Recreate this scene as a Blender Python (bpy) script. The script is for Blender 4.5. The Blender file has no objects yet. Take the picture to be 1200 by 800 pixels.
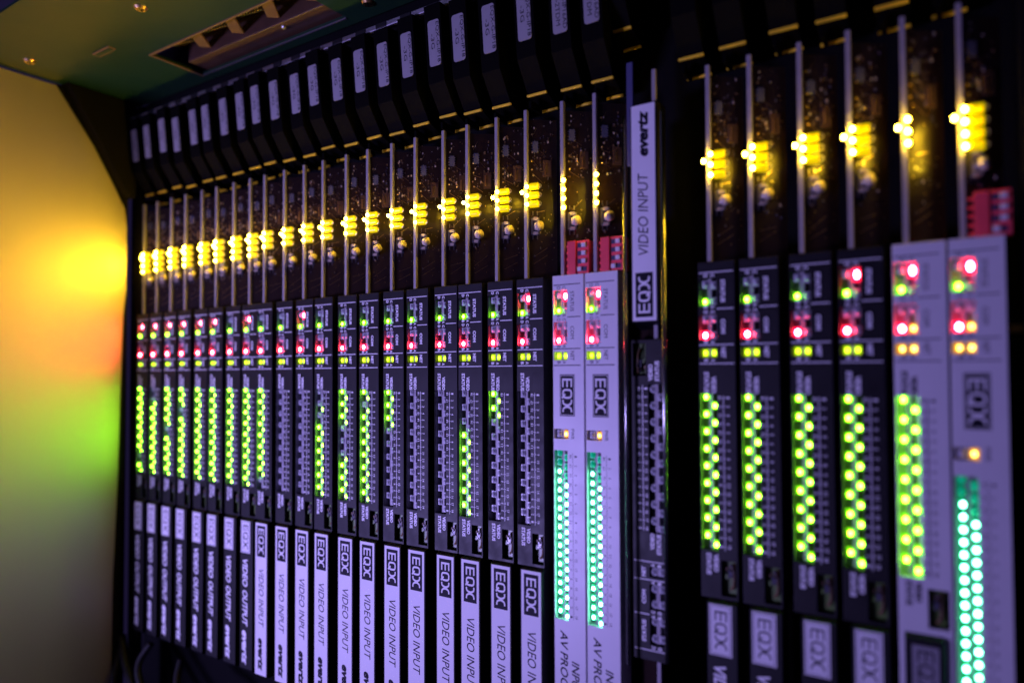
import bpy, math, random
from mathutils import Matrix, Vector
random.seed(7)
MM = 0.001
sc = bpy.context.scene
COL = sc.collection

# ---------------------------------------------------------------- camera
cam_d = bpy.data.cameras.new("camera")
cam = bpy.data.objects.new("camera", cam_d)
COL.objects.link(cam)
sc.camera = cam
F_PX, SX, SY = 815.88, 0.75, 16.77
YAW, PITCH, ROLL = -0.5769, 0.0263, -0.0043
CAM = Vector((583.09, -317.07, -51.24)) * MM
fw = Vector((math.sin(YAW) * math.cos(PITCH), math.cos(YAW) * math.cos(PITCH), math.sin(PITCH)))
rt = fw.cross(Vector((0, 0, 1))).normalized()
up = rt.cross(fw)
r2 = rt * math.cos(ROLL) + up * math.sin(ROLL)
u2 = up * math.cos(ROLL) - rt * math.sin(ROLL)
cam.matrix_world = Matrix(((r2.x, u2.x, -fw.x, CAM.x), (r2.y, u2.y, -fw.y, CAM.y), (r2.z, u2.z, -fw.z, CAM.z), (0, 0, 0, 1)))
cam_d.sensor_width = 36
cam_d.lens = F_PX / 1200 * 36
cam_d.shift_x = -SX / 1200
cam_d.shift_y = SY / 1200
cam_d.clip_start = 0.005
cam_d.clip_end = 20
cam_d.dof.use_dof = True
cam_d.dof.focus_distance = 0.405
cam_d.dof.aperture_fstop = 24.476 / 7.5

# ---------------------------------------------------------------- world and lamps
w = bpy.data.worlds.new("World")
sc.world = w
w.use_nodes = True
w.node_tree.nodes["Background"].inputs[0].default_value = (0.10, 0.07, 0.30, 1)
w.node_tree.nodes["Background"].inputs[1].default_value = 0.10


def area(name, loc, target, size, energy, color, spread=180):
    d = bpy.data.lights.new(name, 'AREA')
    d.shape = 'RECTANGLE'
    d.size, d.size_y = size[0] * MM, size[1] * MM
    d.energy = energy
    d.color = color
    d.spread = math.radians(spread)
    o = bpy.data.objects.new(name, d)
    COL.objects.link(o)
    o.location = Vector(loc) * MM
    o.rotation_euler = (Vector(target) - Vector(loc)).to_track_quat('-Z', 'Y').to_euler()
    return o


area("violet_room_lamp", (-150, -850, -330), (190, 0, -105), (220, 160), 1.5, (0.42, 0.335, 1.0), 60)
sc.view_settings.view_transform = 'Standard'
sc.view_settings.look = 'None'
sc.view_settings.exposure = 0
sc.view_settings.gamma = 1
sc.render.engine = 'CYCLES'
sc.cycles.use_denoising = True
sc.cycles.max_bounces = 6
sc.cycles.caustics_reflective = True
sc.cycles.sample_clamp_indirect = 6


# ---------------------------------------------------------------- materials
def mat(name, base, rough=0.5, metal=0.0, noise=0.0, nscale=300, bump=0.0, bscale=1500, stretch=(1, 1, 1),
        rnoise=0.0, spec=0.5, emit=None, estr=0.0, coat=0.0, sub=None):
    m = bpy.data.materials.new(name)
    m.use_nodes = True
    nt = m.node_tree
    b = nt.nodes["Principled BSDF"]
    b.inputs["Base Color"].default_value = (*base, 1)
    b.inputs["Roughness"].default_value = rough
    b.inputs["Metallic"].default_value = metal
    b.inputs["Specular IOR Level"].default_value = spec
    b.inputs["Coat Weight"].default_value = coat
    if emit:
        b.inputs["Emission Color"].default_value = (*emit, 1)
        b.inputs["Emission Strength"].default_value = estr
    if noise or bump or rnoise:
        tc = nt.nodes.new("ShaderNodeTexCoord")
        mp = nt.nodes.new("ShaderNodeMapping")
        mp.inputs["Scale"].default_value = stretch
        nt.links.new(tc.outputs["Object"], mp.inputs[0])
        n = nt.nodes.new("ShaderNodeTexNoise")
        n.inputs["Scale"].default_value = nscale
        n.inputs["Detail"].default_value = 5
        nt.links.new(mp.outputs[0], n.inputs["Vector"])
        if noise:
            r = nt.nodes.new("ShaderNodeMix")
            r.data_type = 'RGBA'
            r.inputs["A"].default_value = (*[c * (1 - noise) for c in base], 1)
            r.inputs["B"].default_value = (*[min(1, c * (1 + noise)) for c in base], 1)
            nt.links.new(n.outputs["Fac"], r.inputs["Factor"])
            nt.links.new(r.outputs["Result"], b.inputs["Base Color"])
        if rnoise:
            mr = nt.nodes.new("ShaderNodeMapRange")
            mr.inputs["From Min"].default_value = 0.3
            mr.inputs["From Max"].default_value = 0.7
            mr.inputs["To Min"].default_value = rough - rnoise
            mr.inputs["To Max"].default_value = rough + rnoise
            nt.links.new(n.outputs["Fac"], mr.inputs["Value"])
            nt.links.new(mr.outputs[0], b.inputs["Roughness"])
        if bump:
            n2 = nt.nodes.new("ShaderNodeTexNoise")
            n2.inputs["Scale"].default_value = bscale
            n2.inputs["Detail"].default_value = 3
            nt.links.new(mp.outputs[0], n2.inputs["Vector"])
            bp = nt.nodes.new("ShaderNodeBump")
            bp.inputs["Strength"].default_value = bump
            bp.inputs["Distance"].default_value = 0.0002
            nt.links.new(n2.outputs["Fac"], bp.inputs["Height"])
            nt.links.new(bp.outputs[0], b.inputs["Normal"])
    return m


def lamp_mat(name, col, s):
    m = mat(name, (0.5, 0.5, 0.5), 0.3)
    b = m.node_tree.nodes["Principled BSDF"]
    b.inputs["Base Color"].default_value = (*[min(1, c * 0.6) for c in col], 1)
    b.inputs["Emission Color"].default_value = (*col, 1)
    b.inputs["Emission Strength"].default_value = s
    return m


M = dict(
    black=mat("black_plastic", (0.0085, 0.008, 0.010), 0.45, spec=0.22, noise=0.25, nscale=120, bump=0.25, bscale=2500, rnoise=0.08),
    black2=mat("black_handle_plastic", (0.0015, 0.0015, 0.0018), 0.75, spec=0.05, noise=0.3, nscale=90, bump=0.2, bscale=1800, rnoise=0.08),
    white=mat("white_plastic", (0.70, 0.69, 0.72), 0.38, noise=0.05, nscale=80, bump=0.12, bscale=2500, rnoise=0.05),
    label=mat("label_paper", (0.80, 0.79, 0.82), 0.5, spec=0.2, noise=0.05, nscale=140),
    sticker=mat("sticker_paper", (0.30, 0.29, 0.31), 0.6, noise=0.12, nscale=260),
    print_white=mat("white_print", (0.88, 0.88, 0.9), 0.5),
    print_dark=mat("dark_print", (0.008, 0.007, 0.016), 0.6, spec=0.15),
    edge=mat("laminate_edge", (0.30, 0.28, 0.31), 0.45, noise=0.15, nscale=200, bump=0.2, bscale=900),
    board=mat("solder_mask", (0.016, 0.008, 0.007), 0.32, noise=0.5, nscale=350, bump=0.3, bscale=800),
    board_green=mat("green_lit_board", (0.09, 0.16, 0.03), 0.35, noise=0.4, nscale=350),  # green LED light in the panel opening is put into this colour
    gold=mat("gold_plating", (0.85, 0.58, 0.25), 0.28, metal=1.0),
    trim=mat("gold_lit_trim", (0.92, 0.62, 0.02), 0.45),  # yellow LED light on the handle edges is put into this colour
    metal=mat("bright_metal", (0.62, 0.60, 0.58), 0.28, metal=1.0),
    dull=mat("dull_metal", (0.34, 0.33, 0.36), 0.42, metal=0.9, noise=0.2, nscale=100),
    wall=mat("satin_steel", (0.76, 0.66, 0.60), 0.56, metal=0.85, noise=0.10, nscale=22, stretch=(1, 1, 0.12), rnoise=0.05, bump=0.25, bscale=60),
    ceil=mat("green_painted_steel", (0.012, 0.040, 0.020), 0.32, metal=0.0, spec=0.22, noise=0.25, nscale=18, rnoise=0.06, bump=0.15, bscale=300),
    dark=mat("dark_interior", (0.003, 0.003, 0.004), 0.8, spec=0.08, noise=0.3, nscale=60),
    rubber=mat("black_rubber", (0.006, 0.006, 0.008), 0.55, spec=0.3, bump=0.3, bscale=600, noise=0.2),
    cream=mat("cream_plastic", (0.62, 0.52, 0.42), 0.4, noise=0.1, nscale=300),
    red=mat("red_switch_plastic", (0.92, 0.07, 0.10), 0.35, noise=0.12, nscale=200),
    slot=mat("switch_slot", (0.03, 0.03, 0.08), 0.5, noise=0.2, nscale=200),
    slider=mat("switch_slider", (0.72, 0.66, 0.72), 0.4, noise=0.05, nscale=200),
    lead=mat("tinned_wire", (0.75, 0.68, 0.50), 0.3, metal=1.0),
    chip=mat("chip_package", (0.10, 0.10, 0.14), 0.25, noise=0.3, nscale=400),
    brown=mat("brown_laminate", (0.07, 0.036, 0.02), 0.45, noise=0.4, nscale=90, bump=0.3, bscale=600),
    tan=mat("tan_card_edge", (0.17, 0.10, 0.045), 0.5, noise=0.3, nscale=90),
    lens_off=mat("milky_lens", (0.50, 0.50, 0.56), 0.3, noise=0.05, nscale=400),
    corner_shade=mat("corner_shade_black", (0.006, 0.005, 0.007), 0.7, spec=0.12, noise=0.3, nscale=40),  # flat black of the added corner shape that stands for shade
    grip=mat("black_grip_plastic", (0.004, 0.004, 0.006), 0.5, spec=0.25, noise=0.3, nscale=100, bump=0.2, bscale=2000),
    grey_label=mat("grey_label_paper", (0.28, 0.27, 0.30), 0.5, spec=0.2, noise=0.08, nscale=140),
    polished=mat("polished_rail", (0.30, 0.30, 0.30), 0.2, metal=1.0),
    guide=mat("blue_grey_plastic", (0.06, 0.06, 0.16), 0.5),
    recess=mat("smoked_window_wall", (0.22, 0.22, 0.24), 0.25),
    window=mat("window_floor", (0.17, 0.17, 0.18), 0.35, noise=0.3, nscale=300),
    green=lamp_mat("green_led_core", (0.26, 1.0, 0.02), 55),
    green_b=lamp_mat("green_led_body", (0.27, 1.0, 0.0), 1.15),
    teal=lamp_mat("teal_led_core", (0.22, 1.0, 0.6), 26),
    teal_b=lamp_mat("teal_led_body", (0.0, 1.0, 0.38), 0.2),
    redled=lamp_mat("red_led_core", (1.0, 0.03, 0.05), 330),
    red_b=lamp_mat("red_led_body", (1.0, 0.012, 0.07), 2.2),
    yg=lamp_mat("lime_led_core", (0.62, 1.0, 0.03), 5),
    yg_b=lamp_mat("lime_led_body", (0.55, 0.85, 0.0), 0.9),
    teal_spill=lamp_mat("unlit_led_teal_spill", (0.0, 1.0, 0.42), 0.16),  # unlit LEDs, teal light in their window put in as faint emission
    amber=lamp_mat("amber_led_core", (1.0, 0.62, 0.12), 8),
    amber_b=lamp_mat("amber_led_body", (1.0, 0.45, 0.0), 0.9),
    yellow=lamp_mat("yellow_led_glow", (1.0, 0.62, 0.022), 240),
    ybody=lamp_mat("yellow_led_body", (1.0, 0.72, 0.0), 0.7),
)


# ---------------------------------------------------------------- mesh helper
class MB:
    def __init__(s):
        s.v, s.f, s.m, s.mats, s.sm = [], [], [], [], []

    def mi(s, m):
        if m not in s.mats:
            s.mats.append(m)
        return s.mats.index(m)

    def add(s, vs, fs, m, smooth=False):
        o = len(s.v)
        s.v += [tuple(x) for x in vs]
        i = s.mi(m)
        for f in fs:
            s.f.append(tuple(a + o for a in f))
            s.m.append(i)
            s.sm.append(smooth)

    def box(s, x0, x1, y0, y1, z0, z1, m):
        s.add([(x0, y0, z0), (x1, y0, z0), (x1, y1, z0), (x0, y1, z0), (x0, y0, z1), (x1, y0, z1), (x1, y1, z1), (x0, y1, z1)],
              [(0, 3, 2, 1), (4, 5, 6, 7), (0, 1, 5, 4), (1, 2, 6, 5), (2, 3, 7, 6), (3, 0, 4, 7)], m)

    def prism(s, prof, x0, x1, m):           # profile of (y, z), counter-clockwise seen from +x
        n = len(prof)
        vs = [(x0, y, z) for y, z in prof] + [(x1, y, z) for y, z in prof]
        fs = [tuple(range(n))[::-1], tuple(range(n, 2 * n))]
        fs += [(i, (i + 1) % n, (i + 1) % n + n, i + n) for i in range(n)]
        s.add(vs, fs, m)

    def poly(s, pts, y, m):                  # flat polygon facing the viewer
        s.add([(x, y, z) for x, z in pts], [tuple(range(len(pts)))], m)

    def rect(s, x0, x1, z0, z1, y, m):
        s.poly([(x0, z0), (x1, z0), (x1, z1), (x0, z1)], y, m)

    def tube(s, pts, r, m, n=8, cap=True):
        pts = [Vector(p) for p in pts]
        rings = []
        for i, p in enumerate(pts):
            t = (pts[min(i + 1, len(pts) - 1)] - pts[max(i - 1, 0)]).normalized()
            a = t.cross(Vector((0.31, 0.17, 0.94))).normalized()
            b = t.cross(a)
            rings.append([p + (a * math.cos(2 * math.pi * k / n) + b * math.sin(2 * math.pi * k / n)) * r for k in range(n)])
        vs = [q for R in rings for q in R]
        fs = []
        for i in range(len(pts) - 1):
            for k in range(n):
                a0, a1 = i * n + k, i * n + (k + 1) % n
                fs.append((a0, a0 + n, a1 + n, a1))
        if cap:
            fs.append(tuple(range(n)))
            fs.append(tuple(range((len(pts) - 1) * n, len(pts) * n))[::-1])
        s.add(vs, fs, m, True)

    def dome(s, cx, cy, cz, rx, ry, rz, m, n=12, rings=3):   # bulges towards -y
        vs, fs = [], []
        for j in range(rings):
            a = j / rings * math.pi / 2
            for k in range(n):
                t = 2 * math.pi * k / n
                vs.append((cx + rx * math.cos(a) * math.cos(t), cy - ry * math.sin(a), cz + rz * math.cos(a) * math.sin(t)))
        vs.append((cx, cy - ry, cz))
        for j in range(rings - 1):
            for k in range(n):
                a0, a1 = j * n + k, j * n + (k + 1) % n
                fs.append((a0, a1, a1 + n, a0 + n))
        for k in range(n):
            fs.append(((rings - 1) * n + k, (rings - 1) * n + (k + 1) % n, rings * n))
        s.add(vs, fs, m, True)

    def plate(s, xs, zs, holes, y0, y1, m, wall=None):      # a plate with rectangular holes
        wall = wall or m
        xs = sorted(set(xs + [h[0] for h in holes] + [h[1] for h in holes]))
        zs = sorted(set(zs + [h[2] for h in holes] + [h[3] for h in holes]))

        def solid(i, j):
            if i < 0 or j < 0 or i >= len(xs) - 1 or j >= len(zs) - 1:
                return None
            cx, cz = (xs[i] + xs[i + 1]) / 2, (zs[j] + zs[j + 1]) / 2
            return not any(h[0] < cx < h[1] and h[2] < cz < h[3] for h in holes)
        idx = {}
        o = len(s.v)
        vs, fs, fw_ = [], [], []

        def V(i, j, b):
            if (i, j, b) not in idx:
                idx[(i, j, b)] = len(vs)
                vs.append((xs[i], y1 if b else y0, zs[j]))
            return idx[(i, j, b)]
        for i in range(len(xs) - 1):
            for j in range(len(zs) - 1):
                if not solid(i, j):
                    continue
                fs.append((V(i, j, 0), V(i + 1, j, 0), V(i + 1, j + 1, 0), V(i, j + 1, 0)))
                fs.append((V(i, j, 1), V(i, j + 1, 1), V(i + 1, j + 1, 1), V(i + 1, j, 1)))
                for (di, dj, a, b) in ((-1, 0, (i, j), (i, j + 1)), (1, 0, (i + 1, j + 1), (i + 1, j)), (0, -1, (i + 1, j), (i, j)), (0, 1, (i, j + 1), (i + 1, j + 1))):
                    q = solid(i + di, j + dj)
                    if not q:
                        fs.append((V(*a, 0), V(*b, 0), V(*b, 1), V(*a, 1)))
        s.add(vs, fs, m)

    def build(s, name, parent=None, off=(0, 0, 0), bevel=0):
        me = bpy.data.meshes.new(name)
        me.from_pydata([((x + off[0]) * MM, (y + off[1]) * MM, (z + off[2]) * MM) for x, y, z in s.v], [], s.f)
        for m in s.mats:
            me.materials.append(m)
        me.polygons.foreach_set("material_index", s.m)
        me.polygons.foreach_set("use_smooth", s.sm)
        me.update()
        return me


def put(name, me, parent=None, loc=(0, 0, 0), bevel=0.0, rot=None):
    o = bpy.data.objects.new(name, me)
    COL.objects.link(o)
    o.parent = parent
    o.location = Vector(loc) * MM
    if rot:
        o.rotation_euler = rot
    if bevel:
        b = o.modifiers.new("bevel", 'BEVEL')
        b.width = bevel * MM
        b.segments = 2
        b.limit_method = 'ANGLE'
    return o


def tag(o, label=None, cat=None, group=None, kind=None):
    if label: o["label"] = label
    if cat: o["category"] = cat
    if group: o["group"] = group
    if kind: o["kind"] = kind
    return o


def empty(name, loc):
    o = bpy.data.objects.new(name, None)
    o.empty_display_size = 0.01
    COL.objects.link(o)
    o.location = Vector(loc) * MM
    return o


# ---------------------------------------------------------------- lettering
_tc = {}


def glyphs(s, bold=0.0, shear=0.0, res=2):
    k = (s, bold, shear, res)
    if k not in _tc:
        c = bpy.data.curves.new("lettering", 'FONT')
        c.body = s
        c.size = 1
        c.resolution_u = res
        c.offset = bold
        c.shear = shear
        o = bpy.data.objects.new("lettering", c)
        COL.objects.link(o)
        dg = bpy.context.evaluated_depsgraph_get()
        me = bpy.data.meshes.new_from_object(o.evaluated_get(dg))
        vs = [(v.co.x, v.co.y) for v in me.vertices]
        fs = []
        for p in me.polygons:
            q = list(p.vertices)
            if p.normal.z < 0:
                q = q[::-1]
            fs.append(tuple(q))
        bpy.data.objects.remove(o)
        bpy.data.meshes.remove(me)
        bpy.data.curves.remove(c)
        x0, x1 = min(v[0] for v in vs), max(v[0] for v in vs)
        y0, y1 = min(v[1] for v in vs), max(v[1] for v in vs)
        _tc[k] = ([((a - x0) / (x1 - x0), (b - y0) / (y1 - y0)) for a, b in vs], fs)
    return _tc[k]


def text(mb, s, xa, xb, za, zb, y, m, bold=0.0, shear=0.0, res=2):
    """Lettering that fills the box: baseline at xa, cap line at xb, starts at za, ends at zb (runs down when zb < za)."""
    vs, fs = glyphs(s, bold, shear, res)
    out = [(xa + (xb - xa) * v, y, za + (zb - za) * u) for u, v in vs]
    flip = (xb > xa) != (zb < za)
    mb.add(out, [f[::-1] if flip else f for f in fs], m)


def stroke(mb, pts, wd, T, y, m):
    """a drawn line of even width in logo coordinates, mapped by T to (x, z)"""
    n = len(pts)
    L, R = [], []
    for i in range(n):
        a, b = pts[max(i - 1, 0)], pts[min(i + 1, n - 1)]
        dx, dy = b[0] - a[0], b[1] - a[1]
        l = math.hypot(dx, dy)
        nx, ny = -dy / l * wd / 2, dx / l * wd / 2
        L.append((pts[i][0] + nx, pts[i][1] + ny))
        R.append((pts[i][0] - nx, pts[i][1] - ny))
    vs = [(*T(*p),) for p in L + R]
    vs = [(x, y, z) for x, z in vs]
    mb.add(vs, [(i + 1, i, i + n, i + 1 + n) for i in range(n - 1)], m)


def logo(mb, x0, x1, z0, z1, y, m, wd=0.13, thin=False):
    """the EQX mark, reading down: x0..x1 across, z0 the start (top), z1 the end"""
    W = 2.45

    def T(u, v):
        return (x0 + (x1 - x0) * v, z0 + (z1 - z0) * u / W)
    h = wd / 2
    stroke(mb, [(h, 0), (h, 1)], wd, T, y, m)
    for i, v in enumerate((h, 0.5, 1 - h)):
        stroke(mb, [(wd, v), (0.62, v)], wd, T, y - 0.006 * i, m)
    c = []
    for k in range(21):                        # Q: a rounded square ring
        a = 2 * math.pi * k / 20
        ca, sa = math.cos(a), math.sin(a)
        p = 0.62
        c.append((1.10 + (0.36 - h) * math.copysign(abs(ca) ** p, ca), 0.5 + (0.5 - h) * math.copysign(abs(sa) ** p, sa)))
    stroke(mb, c, wd, T, y, m)
    stroke(mb, [(1.12, 0.30), (1.42, -0.03)], wd, T, y - 0.012, m)
    a1 = [(1.52, 1 - h), (1.66, 1 - h), (1.78, 0.90), (1.88, 0.72), (1.92, 0.5), (1.88, 0.28), (1.78, 0.10), (1.66, h), (1.55, h)]
    stroke(mb, a1, wd, T, y - 0.003, m)
    a2 = [(2.42, 1 - h), (2.30, 1 - h), (2.16, 0.88), (2.06, 0.70), (2.03, 0.5), (2.06, 0.30), (2.16, 0.12), (2.30, h), (2.42, h)]
    stroke(mb, a2, wd, T, y - 0.009, m)
    stroke(mb, [(1.92, 0.5), (2.04, 0.5)], wd * 1.2, T, y - 0.015, m)


# ---------------------------------------------------------------- shared lights
LZ, LX, RX = -62.1, 3.0, 7.0
PIT = 7.9


def led_mesh(m, body):
    mb = MB()
    mb.box(-1.5, 1.1, 0.7, 2.2, -1.75, 1.75, body)
    mb.dome(0, 0.7, 0, 1.5, 0.7, 1.7, body, 12, 2)
    mb.dome(0, 0.55, 0, 0.95, 1.1, 1.15, m, 10, 3)
    return mb.build("indicator_light")


LED = {k: led_mesh(M[a], M[b]) for k, (a, b) in dict(off=('lens_off', 'lens_off'), g=('green', 'green_b'), t=('teal', 'teal_b'), d=('teal_spill', 'teal_spill'),
                                                  r=('redled', 'red_b'), y=('yg', 'yg_b'), a=('amber', 'amber_b')).items()}


def led(card, kind, x, z, y=0.9):
    o = put("indicator_light", LED[kind], card, (x, y, z + BASE))
    if kind == 'r':
        o.scale = (1.2, 1, 1.25)
    return o


BASE = 262.0        # cards stand with their Empty at the lower edge, this far under the panel top


# ---------------------------------------------------------------- the panels
def header_print(mb, m, y=-0.06, bold=0.05, white=False):
    for z in (-4.9, -21.8, -38.2, -46.8):
        if z == -21.8:
            mb.rect(8.6, 16.2, z - 0.22, z + 0.22, y, m)
        else:
            mb.rect(0.5, 16.2, z - 0.22, z + 0.22, y, m)
    for s, x, z in (("D", 2.6, -6.4), ("C", 5.8, -6.4), ("B", 2.6, -20.9), ("A", 5.8, -20.9), ("D", 2.6, -23.2), ("C", 5.8, -23.2),
                    ("B", 2.6, -37.0), ("A", 5.8, -37.0), ("B", 2.6, -45.3), ("A", 5.8, -45.3)):
        text(mb, s, x, x + 1.9, z + 0.75, z - 0.75, y, m, bold)
    text(mb, "STATUS", 10.4, 12.5, -8.6, -19.0, y, m, bold)
    text(mb, "COM", 10.4, 12.5, -26.6, -33.2, y, m, bold)
    text(mb, "NET", 10.4, 12.5, -39.5, -44.3, y, m, bold)


def video_status(mb, m, y=-0.06, nums=True):
    text(mb, "VIDEO", 5.7, 8.0, -52.6, -60.4, y, m, 0.05)
    text(mb, "STATUS", 2.4, 4.7, -50.6, -60.4, y, m, 0.05)
    text(mb, "VIDEO", 5.9, 8.2, -133.2, -141.2, y, m, 0.05)
    text(mb, "STATUS", 2.6, 4.9, -133.0, -142.8, y, m, 0.05)
    if not nums:
        return
    mb.rect(11.05, 11.35, -131.3, -61.4, y, m)
    for i in range(18):
        z = -62.4 - i * 3.95
        a, b = str(18 - i), str(i + 1)
        la, lb = (0.9 if len(a) == 1 else 1.6), (0.9 if len(b) == 1 else 1.6)
        text(mb, a, 10.2, 8.7, z - la / 2, z + la / 2, y, m, 0.02, res=1)
        mb.rect(10.35, 11.0, z - 0.1, z + 0.1, y - 0.01, m)
        text(mb, b, 12.5, 14.0, z + lb / 2, z - lb / 2, y, m, 0.02, res=1)
        mb.rect(11.4, 12.1, z - 0.1, z + 0.1, y - 0.01, m)


HW = [(0.5, 8.4, -20.1, -7.6), (0.5, 8.4, -35.9, -24.2), (0.5, 8.4, -44.1, -39.7)]


def panel_mesh(kind):
    mb = MB()
    m = M['white'] if kind in ('audio', 'whitevideo') else M['black']
    W = {'audio': 18.0, 'whitevideo': 18.4}.get(kind, 16.9)
    lim = -258 if kind == 'audio' else -153.2
    if kind == 'audio':
        holes = HW + [(0.4, 8.8, -84.8, -79.8), (0.4, 8.2, -177.4, -90.8)]
    elif kind == 'whitevideo':
        holes = HW + [(0.5, 8.6, -131.6, -60.6), (10.2, 17.4, -150.5, -135.4)]
    else:
        holes = HW + [(0.5, 8.2, -131.6, -60.6), (9.4, 16.0, -151.5, -135.8)]
    mb.plate([0, W], [lim, 0], holes, 0, 2.2, m)
    # side and top returns
    mb.box(0, 0.45, 2.2, 11, lim, -0.0, m)
    mb.box(W - 0.6, W, 2.2, 13, lim, -0.0, m)
    mb.box(0.45, W - 0.6, 2.2, 11, -0.9, -0.0, m)
    if kind == 'whitevideo':
        mb.box(0, 2.0, 0, 3, -258, lim, m)
        mb.box(15.4, W, 0, 3, -258, lim, m)
    return mb.build("front_panel")


def window_meshes(kind):
    hs = [h for h in HW]
    hs += [(0.4, 8.8, -84.8, -79.8), (0.4, 8.2, -177.4, -90.8)] if kind == 'audio' else [(0.5, 8.3, -131.6, -60.6)]
    wall = M['label'] if kind in ('audio', 'whitevideo') else M['black']
    side = M['label'] if kind in ('audio', 'whitevideo') else M['recess']
    out = []
    for x0, x1, z0, z1 in hs:       # a shallow open tray behind each window
        mb = MB()
        mb.plate([x0 - 0.04, x1 + 0.4], [z0 - 0.4, z1 + 0.4], [], 4.4, 5.2, M['window'] if wall is M['black'] else M['label'])
        mb.box(x1 + 0.0, x1 + 0.4, 2.21, 4.40, z0, z1, wall)
        mb.box(x0 - 0.04, x0 + 0.10, 0.35, 4.40, z0 + 0.02, z1 - 0.02, side)
        mb.box(x0 + 0.11, x1 - 0.01, 2.22, 4.40, z1 + 0.02, z1 + 0.4, wall)
        mb.box(x0 + 0.11, x1 - 0.01, 2.22, 4.40, z0 - 0.4, z0 - 0.02, wall)
        out.append(mb.build("window_recess"))
    return out


def print_mesh(kind):
    mb = MB()
    y = -0.06
    if kind in ('audio', 'whitevideo'):
        d = M['print_dark']
        header_print(mb, d, y, 0.0)
        if kind == 'audio':
            mb.rect(4.0, 12.6, -73.0, -51.5, y, M['print_dark'])
            for (a, b, c, e) in ((4.35, 4.6, -72.5, -52.0), (12.0, 12.25, -72.5, -52.0), (4.6, 12.0, -52.25, -52.0), (4.6, 12.0, -72.5, -72.25)):
                mb.rect(a, b, c, e, y - 0.03, M['label'])
            logo(mb, 5.4, 11.2, -53.6, -71.2, y - 0.05, M['label'], 0.15)
            text(mb, "PWR", 10.4, 12.2, -79.6, -84.8, y, d)
            mb.rect(11.2, 11.35, -176.5, -92, y, d)
            for i in range(18):
                z = -93.6 - i * 4.8
                a, b = str(18 - i), str(i + 1)
                la, lb = (0.8 if len(a) == 1 else 1.5), (0.8 if len(b) == 1 else 1.5)
                text(mb, a, 10.6, 9.3, z - la / 2, z + la / 2, y, d, 0, res=1)
                text(mb, b, 12.3, 13.6, z + lb / 2, z - lb / 2, y, d, 0, res=1)
            text(mb, "AV PROCESSOR", 3.4, 7.8, -182.8, -230.0, y, d, 0.012, 0.25, 3)
            text(mb, "INPUT", 10.0, 14.3, -197.4, -215.5, y, d, 0.012, 0.25, 3)
        else:
            video_status(mb, d, y)
    else:
        header_print(mb, M['print_white'], y)
        video_status(mb, M['print_white'], y)
    return mb.build("lettering")


def label_block_mesh(kind):
    """the raised grip at the foot of a card"""
    mb = MB()
    x0, x1 = (2.2, 15.2) if kind == 'whitevideo' else (3.4, 17.0)
    prof = [(-2.9, -154.2), (-2.9, -258.6), (-1.6, -260.4), (9, -260.4), (9, -150.6), (-0.4, -150.6 - 2.6)]
    mb.prism([(a, b) for a, b in prof][::-1], x0, x1, M['grip'])
    return mb.build("label_grip")


def label_print_mesh(kind):
    """the printed strip on the grip"""
    mb = MB()
    if kind == 'input':
        mb.box(4.3, 16.3, -3.15, -2.88, -259.2, -154.6, M['label'])
        y = -3.2
        mb.rect(5.9, 14.8, -177.8, -156.3, y, M['print_dark'])
        logo(mb, 7.4, 13.4, -158.2, -176.0, y - 0.03, M['label'], 0.15)
        text(mb, "VIDEO INPUT", 8.0, 13.2, -186.3, -226.0, y, M['print_dark'], 0.0, 0.2, 3)
        text(mb, "evertz", 7.6, 13.0, -233.8, -256.4, y, M['print_dark'], 0.05, 0.25, 3)
        nm = "name_strip"
    elif kind == 'output':
        mb.box(4.5, 14.6, -3.15, -2.88, -177.3, -154.8, M['label'])
        y = -3.2
        for (a, b, c, e) in ((5.1, 5.35, -176.7, -155.4), (13.75, 14.0, -176.7, -155.4), (5.35, 13.75, -155.65, -155.4), (5.35, 13.75, -176.7, -176.45)):
            mb.rect(a, b, c, e, y, M['print_dark'])
        logo(mb, 7.0, 12.4, -157.6, -174.8, y, M['print_dark'], 0.11)
        p = M['print_white']
        y = -2.96
        text(mb, "VIDEO", 6.2, 11.8, -181.8, -201.2, y, p, 0.03, 0.2, 3)
        text(mb, "OUTPUT", 6.2, 11.8, -203.8, -229.0, y, p, 0.03, 0.2, 3)
        text(mb, "evertz", 5.9, 11.8, -232.0, -256.0, y, p, 0.05, 0.25, 3)
        nm = "name_strip"
    else:
        mb.box(4.6, 13.6, -3.15, -2.88, -177.8, -156.8, M['grey_label'])
        logo(mb, 6.4, 12.0, -158.6, -175.6, -3.2, M['print_dark'], 0.11)
        nm = "name_strip"
    return mb.build(nm)


def edge_mesh(z1=92.5, z0=-258):
    mb = MB()
    mb.box(3.9, 5.9, 1.9, 4.2, z0, z1, M['edge'])
    return mb.build("circuit_board_edge")


SL = 9.0 / 12.5      # the board runs back and to the right behind its edge


def by(x):
    return 3.6 + (x - 5.6) * SL


def slab(mb, x0, x1, z0, z1, t, m, lift=0.0):
    """a flat piece lying on the slanted board face, t thick"""
    n = Vector((SL, -1)).normalized()
    a = Vector((x0, by(x0))) + n * lift
    b = Vector((x1, by(x1))) + n * lift
    a2, b2 = a + n * t, b + n * t
    vs = []
    for z in (z0, z1):
        vs += [(a.x, a.y, z), (b.x, b.y, z), (b2.x, b2.y, z), (a2.x, a2.y, z)]
    mb.add(vs, [(0, 1, 2, 3), (7, 6, 5, 4), (0, 4, 5, 1), (1, 5, 6, 2), (2, 6, 7, 3), (3, 7, 4, 0)], m)


def board_mesh():
    mb = MB()
    slab(mb, 5.9, 18.4, -150, 87.5, -1.6, M['board'])
    slab(mb, 5.9, 18.4, -259, -150.02, -1.6, M['board'])
    return mb.build("circuit_board")


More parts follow.
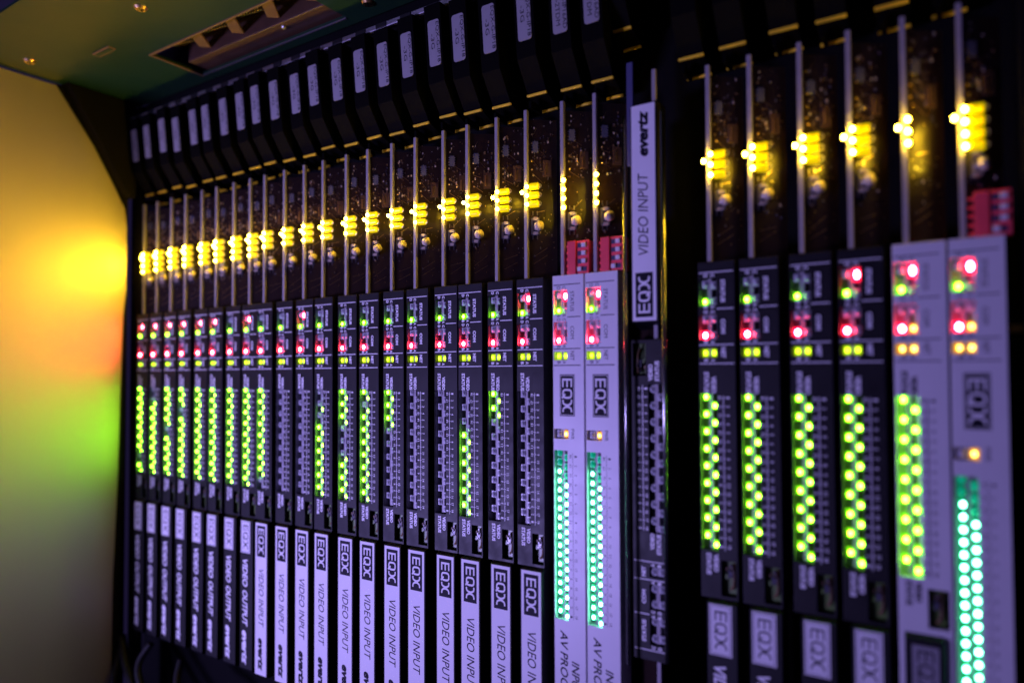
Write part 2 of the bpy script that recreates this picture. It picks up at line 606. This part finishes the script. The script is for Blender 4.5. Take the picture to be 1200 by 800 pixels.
def pads_mesh(seed):
    R = random.Random(seed)
    mb = MB()
    n = Vector((SL, -1)).normalized()
    for (x, z) in [(7.6, 79.4), (7.4, 74.4), (7.4, 70.5), (7.5, 64.3), (7.5, 60.6), (7.5, 56.9), (11.0, 60.5), (13.4, 62.3)]:
        x += R.uniform(-.4, .4); z += R.uniform(-1, 1)
        mb.dome(x + n.x * 0.05, by(x) + n.y * 0.05, z, 0.55, 0.4, 0.55, M['gold'], 8, 2)
    for i in range(46):
        x = R.uniform(7, 17)
        z = R.choice([R.uniform(52, 72), R.uniform(36, 90), R.uniform(4, 36), R.uniform(-150, -136)])
        q = R.uniform(0.15, 0.42)
        slab(mb, x, x + q, z, z + R.uniform(0.2, 0.9), 0.06, R.choice([M['gold'], M['gold'], M['metal']]))
    for i in range(46):          # small surface parts in loose rows
        x = R.choice([8.2, 9.4, 10.8, 12.4, 14.2, 15.6]) + R.uniform(-.25, .25)
        z = R.choice([R.gauss(60, 6), R.gauss(60, 6), R.gauss(28, 7), R.gauss(76, 5)])
        a, b = R.uniform(0.25, 0.7), R.uniform(0.4, 1.3)
        slab(mb, x, x + a, z, z + b, R.uniform(0.2, 0.6), R.choice([M['chip'], M['tan'], M['cream'], M['brown'], M['metal']]))
        slab(mb, x, x + a, z + b + 0.01, z + b + 0.2, 0.2, M['metal'])
    return mb.build("solder_pads")


def traces_mesh(seed):
    R = random.Random(seed * 7 + 1)
    mb = MB()
    n = Vector((SL, -1)).normalized()
    for (xa, za, xb, zb) in [(7.5, 64.3, 11, 60.5), (11, 60.5, 14, 57), (7.5, 79.4, 9.5, 84), (9, 72, 13, 68.5), (7.5, 56.9, 12, 53.6), (13.4, 62.3, 13.4, 70), (8, 12, 14, 16), (8, 8, 14, 12), (9, 36, 13, 39)]:
        za += R.uniform(-1.5, 1.5); zb += R.uniform(-1.5, 1.5)
        wd = 0.12
        ya, yb = by(xa) + n.y * 0.03, by(xb) + n.y * 0.03
        mb.add([(xa, ya, za - wd), (xb, yb, zb - wd), (xb, yb, zb + wd), (xa, ya, za + wd)], [(0, 1, 2, 3)], M['gold'])
    return mb.build("copper_traces")


def chip_mesh(seed, green=False):
    R = random.Random(seed * 3 + 5)
    mb = MB()
    x, z = 7.6, 71.0 + R.uniform(-2, 2)
    slab(mb, x, x + 2.4, z, z + 6.0, 0.9, M['chip'])
    for i in range(4):
        slab(mb, x - 0.5, x, z + 0.6 + i * 1.4, z + 1.1 + i * 1.4, 0.35, M['metal'])
        slab(mb, x + 2.4, x + 2.9, z + 0.6 + i * 1.4, z + 1.1 + i * 1.4, 0.35, M['metal'])
    return mb.build("chip")


def module_mesh(seed):
    R = random.Random(seed * 11 + 2)
    mb = MB()
    slab(mb, 12.2, 15.8, 56 + R.uniform(-1, 1), 64 + R.uniform(-2, 2), 1.0, M['brown'])
    slab(mb, 12.8, 13.3, 57, 63, 0.1, M['gold'], 1.4)
    return mb.build("power_module")


def chunk_mesh():
    """parts that show through the opening low on the panel"""
    mb = MB()
    R = random.Random(3)
    mb.box(9.45, 15.95, 3.4, 4.6, -151.4, -135.9, M['board_green'])
    for i in range(12):
        x, z = R.uniform(9.8, 14), R.uniform(-150, -138)
        mb.box(x, x + R.uniform(0.5, 1.6), 3.39 - R.uniform(0.6, 2.6), 3.39, z, z + R.uniform(0.6, 2.2), R.choice([M['board_green'], M['chip'], M['chip'], M['tan'], M['brown']]))
    mb.tube([(14.6, 2.6, -137.0), (14.6, 2.4, -143), (14.2, 2.4, -147), (12.8, 2.6, -149)], 0.55, M['tan'], 8)
    return mb.build("connector")


def button_bracket():
    mb = MB()
    slab(mb, 6.8, 10.6, 24.2, 33.4, 0.5, M['chip'])
    slab(mb, 7.0, 7.7, 24.6, 33.0, 1.9, M['metal'], 0.5)
    slab(mb, 9.6, 10.3, 24.6, 33.0, 2.6, M['metal'], 0.5)
    slab(mb, 7.7, 9.6, 24.2, 25.6, 2.2, M['cream'], 0.5)
    slab(mb, 7.7, 9.6, 31.8, 33.4, 2.4, M['cream'], 0.5)
    slab(mb, 8.2, 9.2, 26.8, 30.6, 1.4, M['metal'], 0.5)
    for z in (21.8, 35.0):
        slab(mb, 7.4, 7.8, z, z + 2.2, 0.3, M['metal'])
        slab(mb, 9.4, 9.8, z, z + 2.2, 0.3, M['metal'])
    return mb.build("button_bracket")


def button_mesh():
    mb = MB()
    n = Vector((SL, -1)).normalized()
    a = Vector((10.2, by(10.2) - 2.2, 28.6))
    d = Vector((0.93, -0.36, 0))
    mb.tube([a, a + d * 1.0], 1.3, M['metal'], 12)
    mb.tube([a + d * 1.0, a + d * 3.4], 2.5, M['cream'], 16)
    return mb.build("push_button")


def ylamp_mesh():
    mb = MB()
    mb.dome(0, 0.4, 0, 0.95, 1.5, 1.05, M['yellow'], 10, 3)
    mb.box(-0.8, 0.8, 0.4, 1.6, -0.9, 0.9, M['ybody'])
    return mb.build("yellow_lamp")


def ybody_mesh():
    mb = MB()
    mb.tube([(1.3, 1.6, 0), (1.7, 1.7, 0), (5.7, 2.3, 0), (6.0, 2.35, 0)], 1.85, M['ybody'], 12)
    return mb.build("lamp_body")


def yring_mesh():
    mb = MB()
    pts = [(5.9 + 1.9 * math.sin(math.pi * k / 8), 2.2 + 0.1 * k / 8, 1.25 * math.cos(math.pi * k / 8)) for k in range(9)]
    mb.tube(pts, 0.26, M['lead'], 6)
    return mb.build("wire_loop")


def handle_mesh():
    mb = MB()
    prof = [(-9.5, 161), (-6, 124), (-5, 117), (6, 101.2), (18, 96.2), (22, 96.2), (22, 161)]
    mb.prism(prof, 0.5, 12.6, M['black2'])
    mb.box(2.2, 4.0, 4, 16, 93.5, 97.5, M['black2'])
    return mb.build("extractor_handle")


def trim_mesh():  # stands for a handle's LED-lit edge, the glow is in its colour
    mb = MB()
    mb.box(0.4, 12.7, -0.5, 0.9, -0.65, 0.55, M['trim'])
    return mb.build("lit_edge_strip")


def sticker_mesh(lines, seed):
    mb = MB()
    # lies on the sloping front of the handle, from z 153 down to 125.4
    R = random.Random(seed)
    dx = R.uniform(-0.4, 0.4)
    dz = R.uniform(-0.8, 0.8)

    def yy(z):
        return -6 - (z - 124) * 3.5 / 37
    x0, x1, z0, z1, r = 2.5 + dx, 10.8 + dx, 125.8 + dz, 151.6 + dz, 1.5
    pts = []
    for cx, cz, a0 in ((x1 - r, z0 + r, -90), (x1 - r, z1 - r, 0), (x0 + r, z1 - r, 90), (x0 + r, z0 + r, 180)):
        for k in range(4):
            a = math.radians(a0 + k * 30)
            pts.append((cx + r * math.cos(a), cz + r * math.sin(a)))
    mb.add([(x, yy(z) - 0.12, z) for x, z in pts], [tuple(range(len(pts)))], M['sticker'])
    k = len(pts)
    vs = [(x, yy(z) - 0.12, z) for x, z in pts] + [(x, yy(z) + 0.02, z) for x, z in pts]
    mb.add(vs, [(i, i + k, (i + 1) % k + k, (i + 1) % k) for i in range(k)], M['sticker'])
    t = MB()
    text(t, lines[0], x0 + 5.6, x0 + 8.2, z1 - 1.5, z0 + 1.6, 0, M['print_dark'], 0.0)
    c = (z0 + z1) / 2
    ll = 8.5 if len(lines[1]) < 5 else 20
    text(t, lines[1], x0 + 2.0, x0 + 4.5, c + ll / 2 + 1, c - ll / 2 + 1, 0, M['print_dark'], 0.0)
    mb.add([(x, yy(z) - 0.2, z) for x, y, z in t.v], t.f, M['print_dark'])
    return mb.build("sticker")


def dip_mesh():
    mb = MB()
    mb.box(8.6, 13.4, 0.4, 9, 0.3, 17.4, M['red'])
    mb.box(13.42, 20.4, 1.6, 9, 0.3, 17.4, M['red'])
    for i in range(5):
        mb.box(6.6, 8.5, 3.2, 4.0, 1.2 + i * 3.4, 2.4 + i * 3.4, M['red'])
    return mb.build("switch_block")


def dip_slot():
    mb = MB()
    mb.box(14.2, 19.2, 1.25, 1.7, -1.15, 1.15, M['slot'])
    return mb.build("switch_slot")


def dip_slider():
    mb = MB()
    mb.box(0, 2.3, 0.2, 1.6, -1.05, 1.05, M['slider'])
    return mb.build("switch_lever")


PANEL = {k: panel_mesh(k) for k in ('video', 'audio', 'whitevideo')}
PRINT = {k: print_mesh(k) for k in ('video', 'audio', 'whitevideo')}
FLOOR = {k: window_meshes(k) for k in ('video', 'audio', 'whitevideo')}
GRIP = {k: label_block_mesh(k) for k in ('video', 'whitevideo')}
STRIP = {k: label_print_mesh(k) for k in ('input', 'output', 'whitevideo')}
EDGE, BOARD = edge_mesh(), board_mesh()
PADS = [pads_mesh(i) for i in range(4)]
TRACES = [traces_mesh(i) for i in range(4)]
CHIPS = [chip_mesh(i) for i in range(4)]
MODULES = [module_mesh(i) for i in range(4)]
CHUNK, BRACKET, BUTTON = chunk_mesh(), button_bracket(), button_mesh()
YL, YB, YR = ylamp_mesh(), ybody_mesh(), yring_mesh()
HANDLE, TRIM = handle_mesh(), trim_mesh()
ST_A = [sticker_mesh(("EQX-G-IP18", "-3G"), i) for i in range(4)]
ST_B = sticker_mesh(("EQX-IP16AD", "-3G-2TDM"), 9)
DIP, DSLOT, DLEV = dip_mesh(), dip_slot(), dip_slider()


def handle(card, k, rot=None, dx=0.0, dz=0.0):
    J = random.Random(k * 13 + 1)
    h = put("extractor_handle", HANDLE, card, (dx + J.uniform(-0.7, 0.7), J.uniform(-0.8, 0.8), BASE + dz + J.uniform(-1.3, 1.0)), 0.3)
    put("lit_edge_strip", TRIM, h, (0, 5.6, 101.0), 0.15)
    put("lit_edge_strip", TRIM, h, (0, 17.8, 95.9), 0.15)
    if k < 22:
        put("sticker", ST_B if k in (20, 21) else ST_A[k % 4], h, (0, 0, 0))
    return h


def upper(card, k, bodies=True, n=3):
    B = (0, 0, BASE)
    b = put("circuit_board", BOARD, card, B)
    put("board_edge", EDGE, b, (0, 0, 0), 0.2)
    q = k % 4
    put("solder_pads", PADS[q], b, (0, 0, 0))["kind"] = "stuff"
    put("copper_traces", TRACES[q], b, (0, 0, 0))["kind"] = "stuff"
    put("chip", CHIPS[q], b, (0, 0, 0))
    put("power_module", MODULES[q], b, (0, 0, 0))
    if k != 27:
        br = put("button_bracket", BRACKET, card, B)
        put("push_button", BUTTON, br, (0, 0, 0))
    zz = (50.0, 45.2, 40.4, 35.6)
    N = 4 if (k in (20, 21, 28) or k < 8) else 3
    for i in range(N):
        l = put("yellow_lamp", YL, card, (6.3, 0.8, zz[i] + BASE))
        if k not in (20, 21, 27):
            put("lamp_body", YB, l, (0, 0, 0))
            put("wire_loop", YR, l, (0, 0, 0))
    if k not in (20, 21):
        put("yellow_lamp", YL, card, (2.9, 1.4, 47.4 + BASE))


# ---------------------------------------------------------------- the cards
X = {0: 1.2, 1: 20.6, 2: 41.1, 3: 60.8, 4: 82.7, 5: 101.4, 6: 122.6, 7: 141.8, 8: 158.4, 9: 179.9, 10: 200.4, 11: 219.2, 12: 241.2,
     13: 260.5, 14: 281.2, 15: 300.3, 16: 322.0, 17: 339.6, 18: 360.1, 19: 379.4, 20: 402.0, 21: 421.0, 23: 479.5, 24: 498.4,
     25: 519.7, 26: 539.0, 27: 559.0, 28: 578.2}
ALL = set(range(18))
# positions count down the column: 0 left, 1 right, 2 left ...
LIT = {0: ALL - {14, 15}, 1: ALL - {0, 1, 2}, 2: ALL - {8, 9}, 3: ALL - {4, 5}, 4: ALL, 5: ALL, 6: ALL, 7: ALL, 8: ALL - {16, 17}, 9: set(), 10: set(),
       11: ALL - {0, 1, 2, 4, 5}, 12: {0, 1, 2, 3, 4, 5, 12, 13, 14, 15, 16, 17, 11}, 13: ALL - {2}, 14: {0, 1, 2, 3, 4, 5}, 15: set(), 16: set(),
       17: {6, 7, 8, 9, 10, 11, 12, 13, 14, 15, 16, 17}, 18: {0, 1, 2, 3}, 19: set(), 23: ALL, 24: ALL, 25: ALL, 26: ALL, 27: ALL}
REDC = {0, 1, 2, 3, 4, 5, 7, 10, 19, 20, 21, 26, 27, 28}
LABELS = {
    0: "leftmost black output card, next to the side wall, one gap low in its green column",
    1: "second output card from the side wall, green lights starting below the column's top",
    2: "third output card from the side wall, green column with one gap just below its middle",
    3: "fourth output card from the side wall, green column with one gap near its top",
    4: "fifth output card from the side wall, full green column and red top light",
    5: "sixth output card from the side wall, full green column, right one of its pair",
    6: "output card with full green column and no red light in its topmost window",
    7: "last black output card, just left of the first card with a white name strip",
    8: "leftmost card with a white VIDEO INPUT strip, green column ending short of the bottom",
    9: "unlit input card directly right of the leftmost white strip card, no red top light",
    10: "input card with unlit column and a red light on in its topmost window",
    11: "input card with green column starting low, right of the unlit one with red top light",
    12: "input card with green lights at the top and bottom and a dark middle",
    13: "input card with almost full green column among the white strip cards",
    14: "input card with green lights only in the top third, beside the almost full column",
    15: "input card with unlit column, right of the one lit only in its top third",
    16: "input card with unlit column, left of the one whose lower two thirds are green",
    17: "input card whose green lights fill the lower two thirds of the column",
    18: "input card with just four green lights at the top, centre of the photo",
    19: "unlit input card with red top light, directly left of the white panels",
    20: "left one of the two joined white processor cards with teal light columns",
    21: "right one of the two joined white processor cards, beside the upside-down card",
    23: "leftmost of the four blurred black cards right of the dark gap, full green column",
    24: "second of the four blurred black cards right of the dark gap",
    25: "third of the four blurred black cards right of the dark gap, no red top light",
    26: "fourth of the blurred black cards, with a red top light, left of the white panels",
    27: "white card with a green zigzag light column and a dark grip below",
    28: "rightmost white card with a teal light column and red switch block on top",
}
for k, x in X.items():
    white = k in (20, 21, 27, 28)
    kind = 'audio' if k in (20, 21, 28) else 'whitevideo' if k == 27 else 'video'
    c = empty("processor_card" if kind == 'audio' else "video_card", (x, 0, -BASE))
    grp = ("white processor cards" if white else "black cards right of the dark gap" if k > 22 else
           "black video output cards" if k < 8 else "black video input cards")
    tag(c, LABELS[k], "circuit card", grp)
    B = (0, 0, BASE)
    p = put("front_panel", PANEL[kind], c, B, 0.28)
    put("lettering", PRINT[kind], p, (0, 0, 0))
    for q in FLOOR[kind]:
        put("window_recess", q, p, (0, 0, 0))
    upper(c, k)
    handle(c, k, None, {19: 3.0, 20: 2.0, 21: 2.0, 23: -10.5, 24: -10, 25: -8, 26: -8, 27: -6, 28: -5}.get(k, 0.0))
    # status lights
    led(c, 'off', LX, -10.2)
    led(c, 'r' if k in REDC else 'off', RX, -10.8).scale = (1.1, 1, 1.6) if k in REDC else (1, 1, 1)
    led(c, 'g', LX, -18.2)
    led(c, 'off', RX, -18.2)
    led(c, 'off', LX, -26.4)
    led(c, 'off', RX, -26.4)
    led(c, 'r', LX, -33.8)
    led(c, 'a' if white and k > 22 else 'off', RX, -33.8)
    led(c, 'y' if not (white and k > 22) else 'a', LX, -41.9)
    led(c, 'y' if not (white and k > 22) else 'a', RX, -41.9)
    if kind == 'audio':
        led(c, 'a', RX, -82.3)
        led(c, 'off', LX, -82.3)
        for i in range(18):
            led(c, 't' if i > 1 else 'd', LX, -93.4 - i * 4.78 + 1.2)
            led(c, 't' if i > 2 else 'd', RX, -93.4 - i * 4.78 - 1.2)
        d = put("switch_block", DIP, c, B, 0.2)
        for i in range(4):
            put("switch_slot", DSLOT, d, (0, 0, 2.6 + i * 4.1))
            put("switch_lever", DLEV, d, (14.4 if i == 0 else 16.8, 0, 2.6 + i * 4.1), 0.15)
    else:
        for i in range(18):
            led(c, 'g' if i in LIT[k] else 'off', LX if i % 2 == 0 else RX, LZ - i * PIT / 2)
        put("connector", CHUNK, c, B)
        g = put("label_grip", GRIP['whitevideo' if k == 27 else 'video'], c, B, 0.3)
        put("name_strip", STRIP['whitevideo' if k == 27 else 'input' if 8 <= k <= 19 else 'output'], g, (0, 0, 0))

# ---------------------------------------------------------------- the upside-down card
c = empty("video_card", (462.9, 0, 84))
tag(c, "upside-down black card with its white VIDEO INPUT strip at the top, lights unlit", "circuit card")
c.rotation_euler = (0, math.pi, 0)
Z0 = 272.0       # local height of the panel's outer end, world z -188


def put22(name, me, parent, loc=(0, 0, 0), bevel=0.0):
    return put(name, me, parent, (loc[0], loc[1], loc[2]), bevel)


p = put("front_panel", PANEL['video'], c, (0, 0, Z0), 0.28)
put("lettering", PRINT['video'], p)
for q in FLOOR['video']:
    put("window_recess", q, p)
b = put("circuit_board", BOARD, c, (0, 0, Z0))
EDGE22 = edge_mesh(18, -285)
put("board_edge", EDGE22, b, (0, 0, 0), 0.2)
put("connector", CHUNK, c, (0, 0, Z0))
g = put("label_grip", GRIP['video'], c, (-1.8, 0, Z0 - 7.5), 0.3)
put("name_strip", STRIP['input'], g, (0, 0, 0))
for zz in (-10.2, -18.2, -26.4, -33.8, -41.9):
    for xx in (LX, RX):
        put("indicator_light", LED['off'], c, (xx, 0.9, zz + Z0))
for i in range(18):
    put("indicator_light", LED['off'], c, (LX if i % 2 == 0 else RX, 0.9, LZ - i * PIT / 2 + Z0))
mb = MB()
mb.box(16.2, 19.6, 3.0, 4.6, Z0 - 292, Z0 - 240, M['guide'])
put("guide_plate", mb.build("guide_plate"), c, (0, 0, 0), 0.3)
mb = MB()
mb.tube([(17.6, -5.0, Z0 - 262), (17.6, -5.0, Z0 + 2)], 0.8, M['polished'], 12)
put("guide_rail", mb.build("guide_rail"), c)
mb = MB()
mb.tube([(-1.2, -3.0, Z0 - 262), (-1.2, -3.0, Z0 - 2)], 1.2, M['polished'], 16)
put("guide_rail", mb.build("guide_rail"), c)
# its handle hangs the same way up as the others
h = put("extractor_handle", HANDLE, c, (30.5, 0, 62), 0.3, (0, math.pi, 0))
put("lit_edge_strip", TRIM, h, (0, 5.6, 101.0), 0.15)
put("lit_edge_strip", TRIM, h, (0, 17.8, 95.9), 0.15)

# ---------------------------------------------------------------- the chassis
mb = MB()
mb.box(-17, -15, -150, -0.5, -420, 178.4, M['wall'])
tag(put("side_wall", mb.build("side_wall"), None, (0, 0, 0), 0.5), "satin steel chassis side wall at the far left, glowing with mirrored lights", None, None, "structure")
mb = MB()
mb.box(-40, 760, 30, 33, -420, 240, M['dark'])
mb.box(-17, -1.5, 4, 8, -420, 178, M['dark'])
tag(put("back_wall", mb.build("back_wall"), None), "dark interior behind the cards", None, None, "structure")
# added dark plate on the side wall, shaped like the corner's soft shade
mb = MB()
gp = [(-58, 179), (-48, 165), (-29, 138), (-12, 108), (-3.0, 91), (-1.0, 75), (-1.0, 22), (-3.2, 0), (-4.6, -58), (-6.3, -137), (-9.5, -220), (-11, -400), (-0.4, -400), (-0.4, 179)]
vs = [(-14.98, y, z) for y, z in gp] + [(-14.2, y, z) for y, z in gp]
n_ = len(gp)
mb.add(vs, [tuple(range(n_))[::-1], tuple(range(n_, 2 * n_))] + [(i, (i + 1) % n_, (i + 1) % n_ + n_, i + n_) for i in range(n_)], M['corner_shade'])
blk = [(-54, 179), (-42, 160), (-25, 132), (-10, 106), (-4, 99), (-0.4, 99), (-0.4, 179)]  # added block that shades the wall's yellow glow along the diagonal
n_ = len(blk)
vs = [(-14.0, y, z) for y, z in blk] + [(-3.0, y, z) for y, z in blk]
mb.add(vs, [tuple(range(n_))[::-1], tuple(range(n_, 2 * n_))] + [(i, (i + 1) % n_, (i + 1) % n_ + n_, i + n_) for i in range(n_)], M['corner_shade'])
tag(put("corner_shade_plate", mb.build("corner_shade_plate"), None), "added dark shape for the shade in the corner of side wall and top plate", "bracket")
# top plate with its long opening
me = MB()
hx0, hx1, hy0, hy1 = 96, 251, -43, -3
X0, X1, Y0, Y1, ZB, ZT = -14.5, 760, -128, 6, 179.6, 181.4
xs, ys = [X0, hx0, hx1, X1], [Y0, hy0, hy1, Y1]
for i in range(3):
    for j in range(3):
        if i == 1 and j == 1:
            continue
        me.add([(xs[i], ys[j], ZB), (xs[i + 1], ys[j], ZB), (xs[i + 1], ys[j + 1], ZB), (xs[i], ys[j + 1], ZB)], [(0, 3, 2, 1)], M['ceil'])
        me.add([(xs[i], ys[j], ZT), (xs[i + 1], ys[j], ZT), (xs[i + 1], ys[j + 1], ZT), (xs[i], ys[j + 1], ZT)], [(0, 1, 2, 3)], M['ceil'])


def ringwall(x0, x1, y0, y1, inward):
    q = [(x0, y0), (x1, y0), (x1, y1), (x0, y1)]
    vs = [(a, b, ZB) for a, b in q] + [(a, b, ZT) for a, b in q]
    me.add(vs, [((i, (i + 1) % 4, (i + 1) % 4 + 4, i + 4) if not inward else (i, i + 4, (i + 1) % 4 + 4, (i + 1) % 4)) for i in range(4)], M['ceil'])


ringwall(X0, X1, Y0, Y1, False)
ringwall(hx0, hx1, hy0, hy1, True)
top = tag(put("ceiling", me.build("ceiling"), None), "green painted steel top plate with a long opening", None, None, "structure")
# raised lips round the opening, slotted nut, screws
mb = MB()
mb.box(hx0 - 1.6, hx0 - 0.02, hy0 - 1.5, hy1 + 1, 178.8, 179.58, M['tan'])
mb.box(hx0, hx1, hy0 - 1.5, hy0 - 0.02, 178.9, 179.58, M['tan'])
mb.box(hx0, hx1, hy1 + 0.02, hy1 + 1.0, 178.9, 179.58, M['dull'])
put("opening_rim", mb.build("opening_rim"), top)
mb = MB()
mb.box(62, 84, -67.5, -62.0, 178.9, 179.57, M['tan'])
mb.box(63.2, 82.8, -66.4, -63.1, 178.6, 178.88, M['ceil'])
put("slot_cover", mb.build("slot_cover"), top, (0, 0, 0), 0.2)
mb = MB()
n = 18
vs = [(4.2 * math.cos(2 * math.pi * k / n), 4.2 * math.sin(2 * math.pi * k / n), 0) for k in range(n)] + \
     [(3.0 * math.cos(2 * math.pi * k / n), 3.0 * math.sin(2 * math.pi * k / n), -1.3) for k in range(n)]
mb.add(vs, [(k, k + n, (k + 1) % n + n, (k + 1) % n) for k in range(n)] + [tuple(range(n, 2 * n))[::-1]], M['gold'])
mb.box(-2.2, 2.2, -0.35, 0.35, -1.45, -1.31, M['dark'])
mb.box(-0.35, 0.35, -2.2, 2.2, -1.50, -1.46, M['dark'])
SCREW = mb.build("screw")
for (sx, sy) in ((152.6, -82.3), (12, -87), (276, -8)):
    put("screw", SCREW, top, (sx, sy, 179.55), 0, (0, 0, 0.6))

# electronics seen through the opening
e = empty("connector_tray", (173, -25, 186))
tag(e, "brown circuit tray with black sockets seen through the opening in the top plate", "circuit tray")
mb = MB()
mb.box(-90, 92, -30, 32, 14, 15.5, M['brown'])
put("tray_board", mb.build("tray_board"), e)
mb = MB()
mb.box(-74, 76, 8, 26, -3, 13.9, M['brown'])
put("crossbar", mb.build("crossbar"), e, (0, 0, 0), 0.8)
mb = MB()
mb.box(-12, 12, -5, 5, 0, 9, M['rubber'])
for i in range(9):
    mb.box(-10 + i * 2.4, -9 + i * 2.4, -2, -1, -1.4, 0, M['gold'])
    mb.box(-10 + i * 2.4, -9 + i * 2.4, 1, 2, -1.4, 0, M['gold'])
SOCK = mb.build("socket")
mb = MB()
mb.box(-4, 4, -15, 15, 0, 2, M['tan'])
TAB = mb.build("slanted_tab")
for i in range(4):
    put("socket", SOCK, e, (-56 + i * 38, -9, 1.5), 0.4, (0, 0, 0.15))
    put("slanted_tab", TAB, e, (-38 + i * 38, -6, -1.5), 0.3, (0.12, 0, 0.75))
mb = MB()
mb.dome(0, 0, 0, 2.0, 2.0, 2.0, M['metal'], 10, 3)
put("bolt_head", mb.build("bolt_head"), e, (30, 12, -3.2), 0, (math.pi / 2, 0, 0))

# dark lintel above the handles and the pale rail along its foot
mb = MB()
mb.box(-15, 760, 6.5, 9, 158, 179.4, M['dark'])
mb.box(-14.8, 760, 9.2, 60, 176, 179.2, M['dark'])
tag(put("lintel", mb.build("lintel"), None), "dark lintel between the top plate and the extractor handles", None, None, "structure")
r = empty("cable_rail", (300, -4, 160))
tag(r, "thin pale rail running above the stickers under the top plate", "rail")
mb = MB()
mb.box(-310, 330, -1.6, 1.0, -0.9, 2.6, M['dull'])
put("bar", mb.build("bar"), r, (0, 0, 3.0), 0.5)
mb = MB()
mb.box(-4.5, 4.5, -1.5, 0.6, -1.6, 1.6, M['rubber'])
CLIP = mb.build("clip")
for i in range(30):
    put("clip", CLIP, r, (-290 + i * 19.7 + random.uniform(-1.5, 1.5), -0.6, 3.9), 0.4)

# rail across the left bottom, cables
def cable(pts, rad, label):
    P = [Vector(q) for q in pts]
    out = []
    for i in range(len(P) - 1):
        a, b_, c_, d_ = P[max(i - 1, 0)], P[i], P[i + 1], P[min(i + 2, len(P) - 1)]
        for s in range(8):
            t = s / 8
            out.append(0.5 * ((2 * b_) + (c_ - a) * t + (2 * a - 5 * b_ + 4 * c_ - d_) * t * t + (3 * b_ - a - 3 * c_ + d_) * t ** 3))
    out.append(P[-1])
    mbb = MB()
    mbb.tube(out, rad, M['rubber'], 10)
    return tag(put("cable", mbb.build("cable"), None), label, "cable", "black cables under the cards")


cable([(-12, -3, -268), (2, -8, -283), (24, -12, -300), (60, -14, -330)], 3.2, "black cable curving down from the corner beside the side wall")
cable([(-8, -6, -278), (0, -16, -300), (10, -22, -340)], 2.6, "short black cable hanging closest to the side wall")
cable([(30, -2, -266), (26, -10, -282), (44, -14, -300), (80, -12, -320)], 2.8, "black cable looping under the second and third output cards")
cable([(72, -2, -270), (80, -10, -284), (104, -14, -292), (140, -10, -318)], 2.8, "black cable sweeping right under the fourth and fifth output cards")

# right-hand side: dark post and the small lit bar on it
mb = MB()
mb.box(602, 640, 2, 20, -420, 179, M['dark'])
tag(put("frame_post", mb.build("frame_post"), None, (0, 0, 0), 0.6), "black chassis post at the right edge of the photo", "post", None, None)
mb = MB()
mb.box(597.2, 601.9, 8, 10, -36.2, -33.2, M['trim'])
tag(put("brass_tab", mb.build("brass_tab"), None, (0, 0, 0), 0.3), "small brass tab sticking out right of the rightmost white card", "bracket")
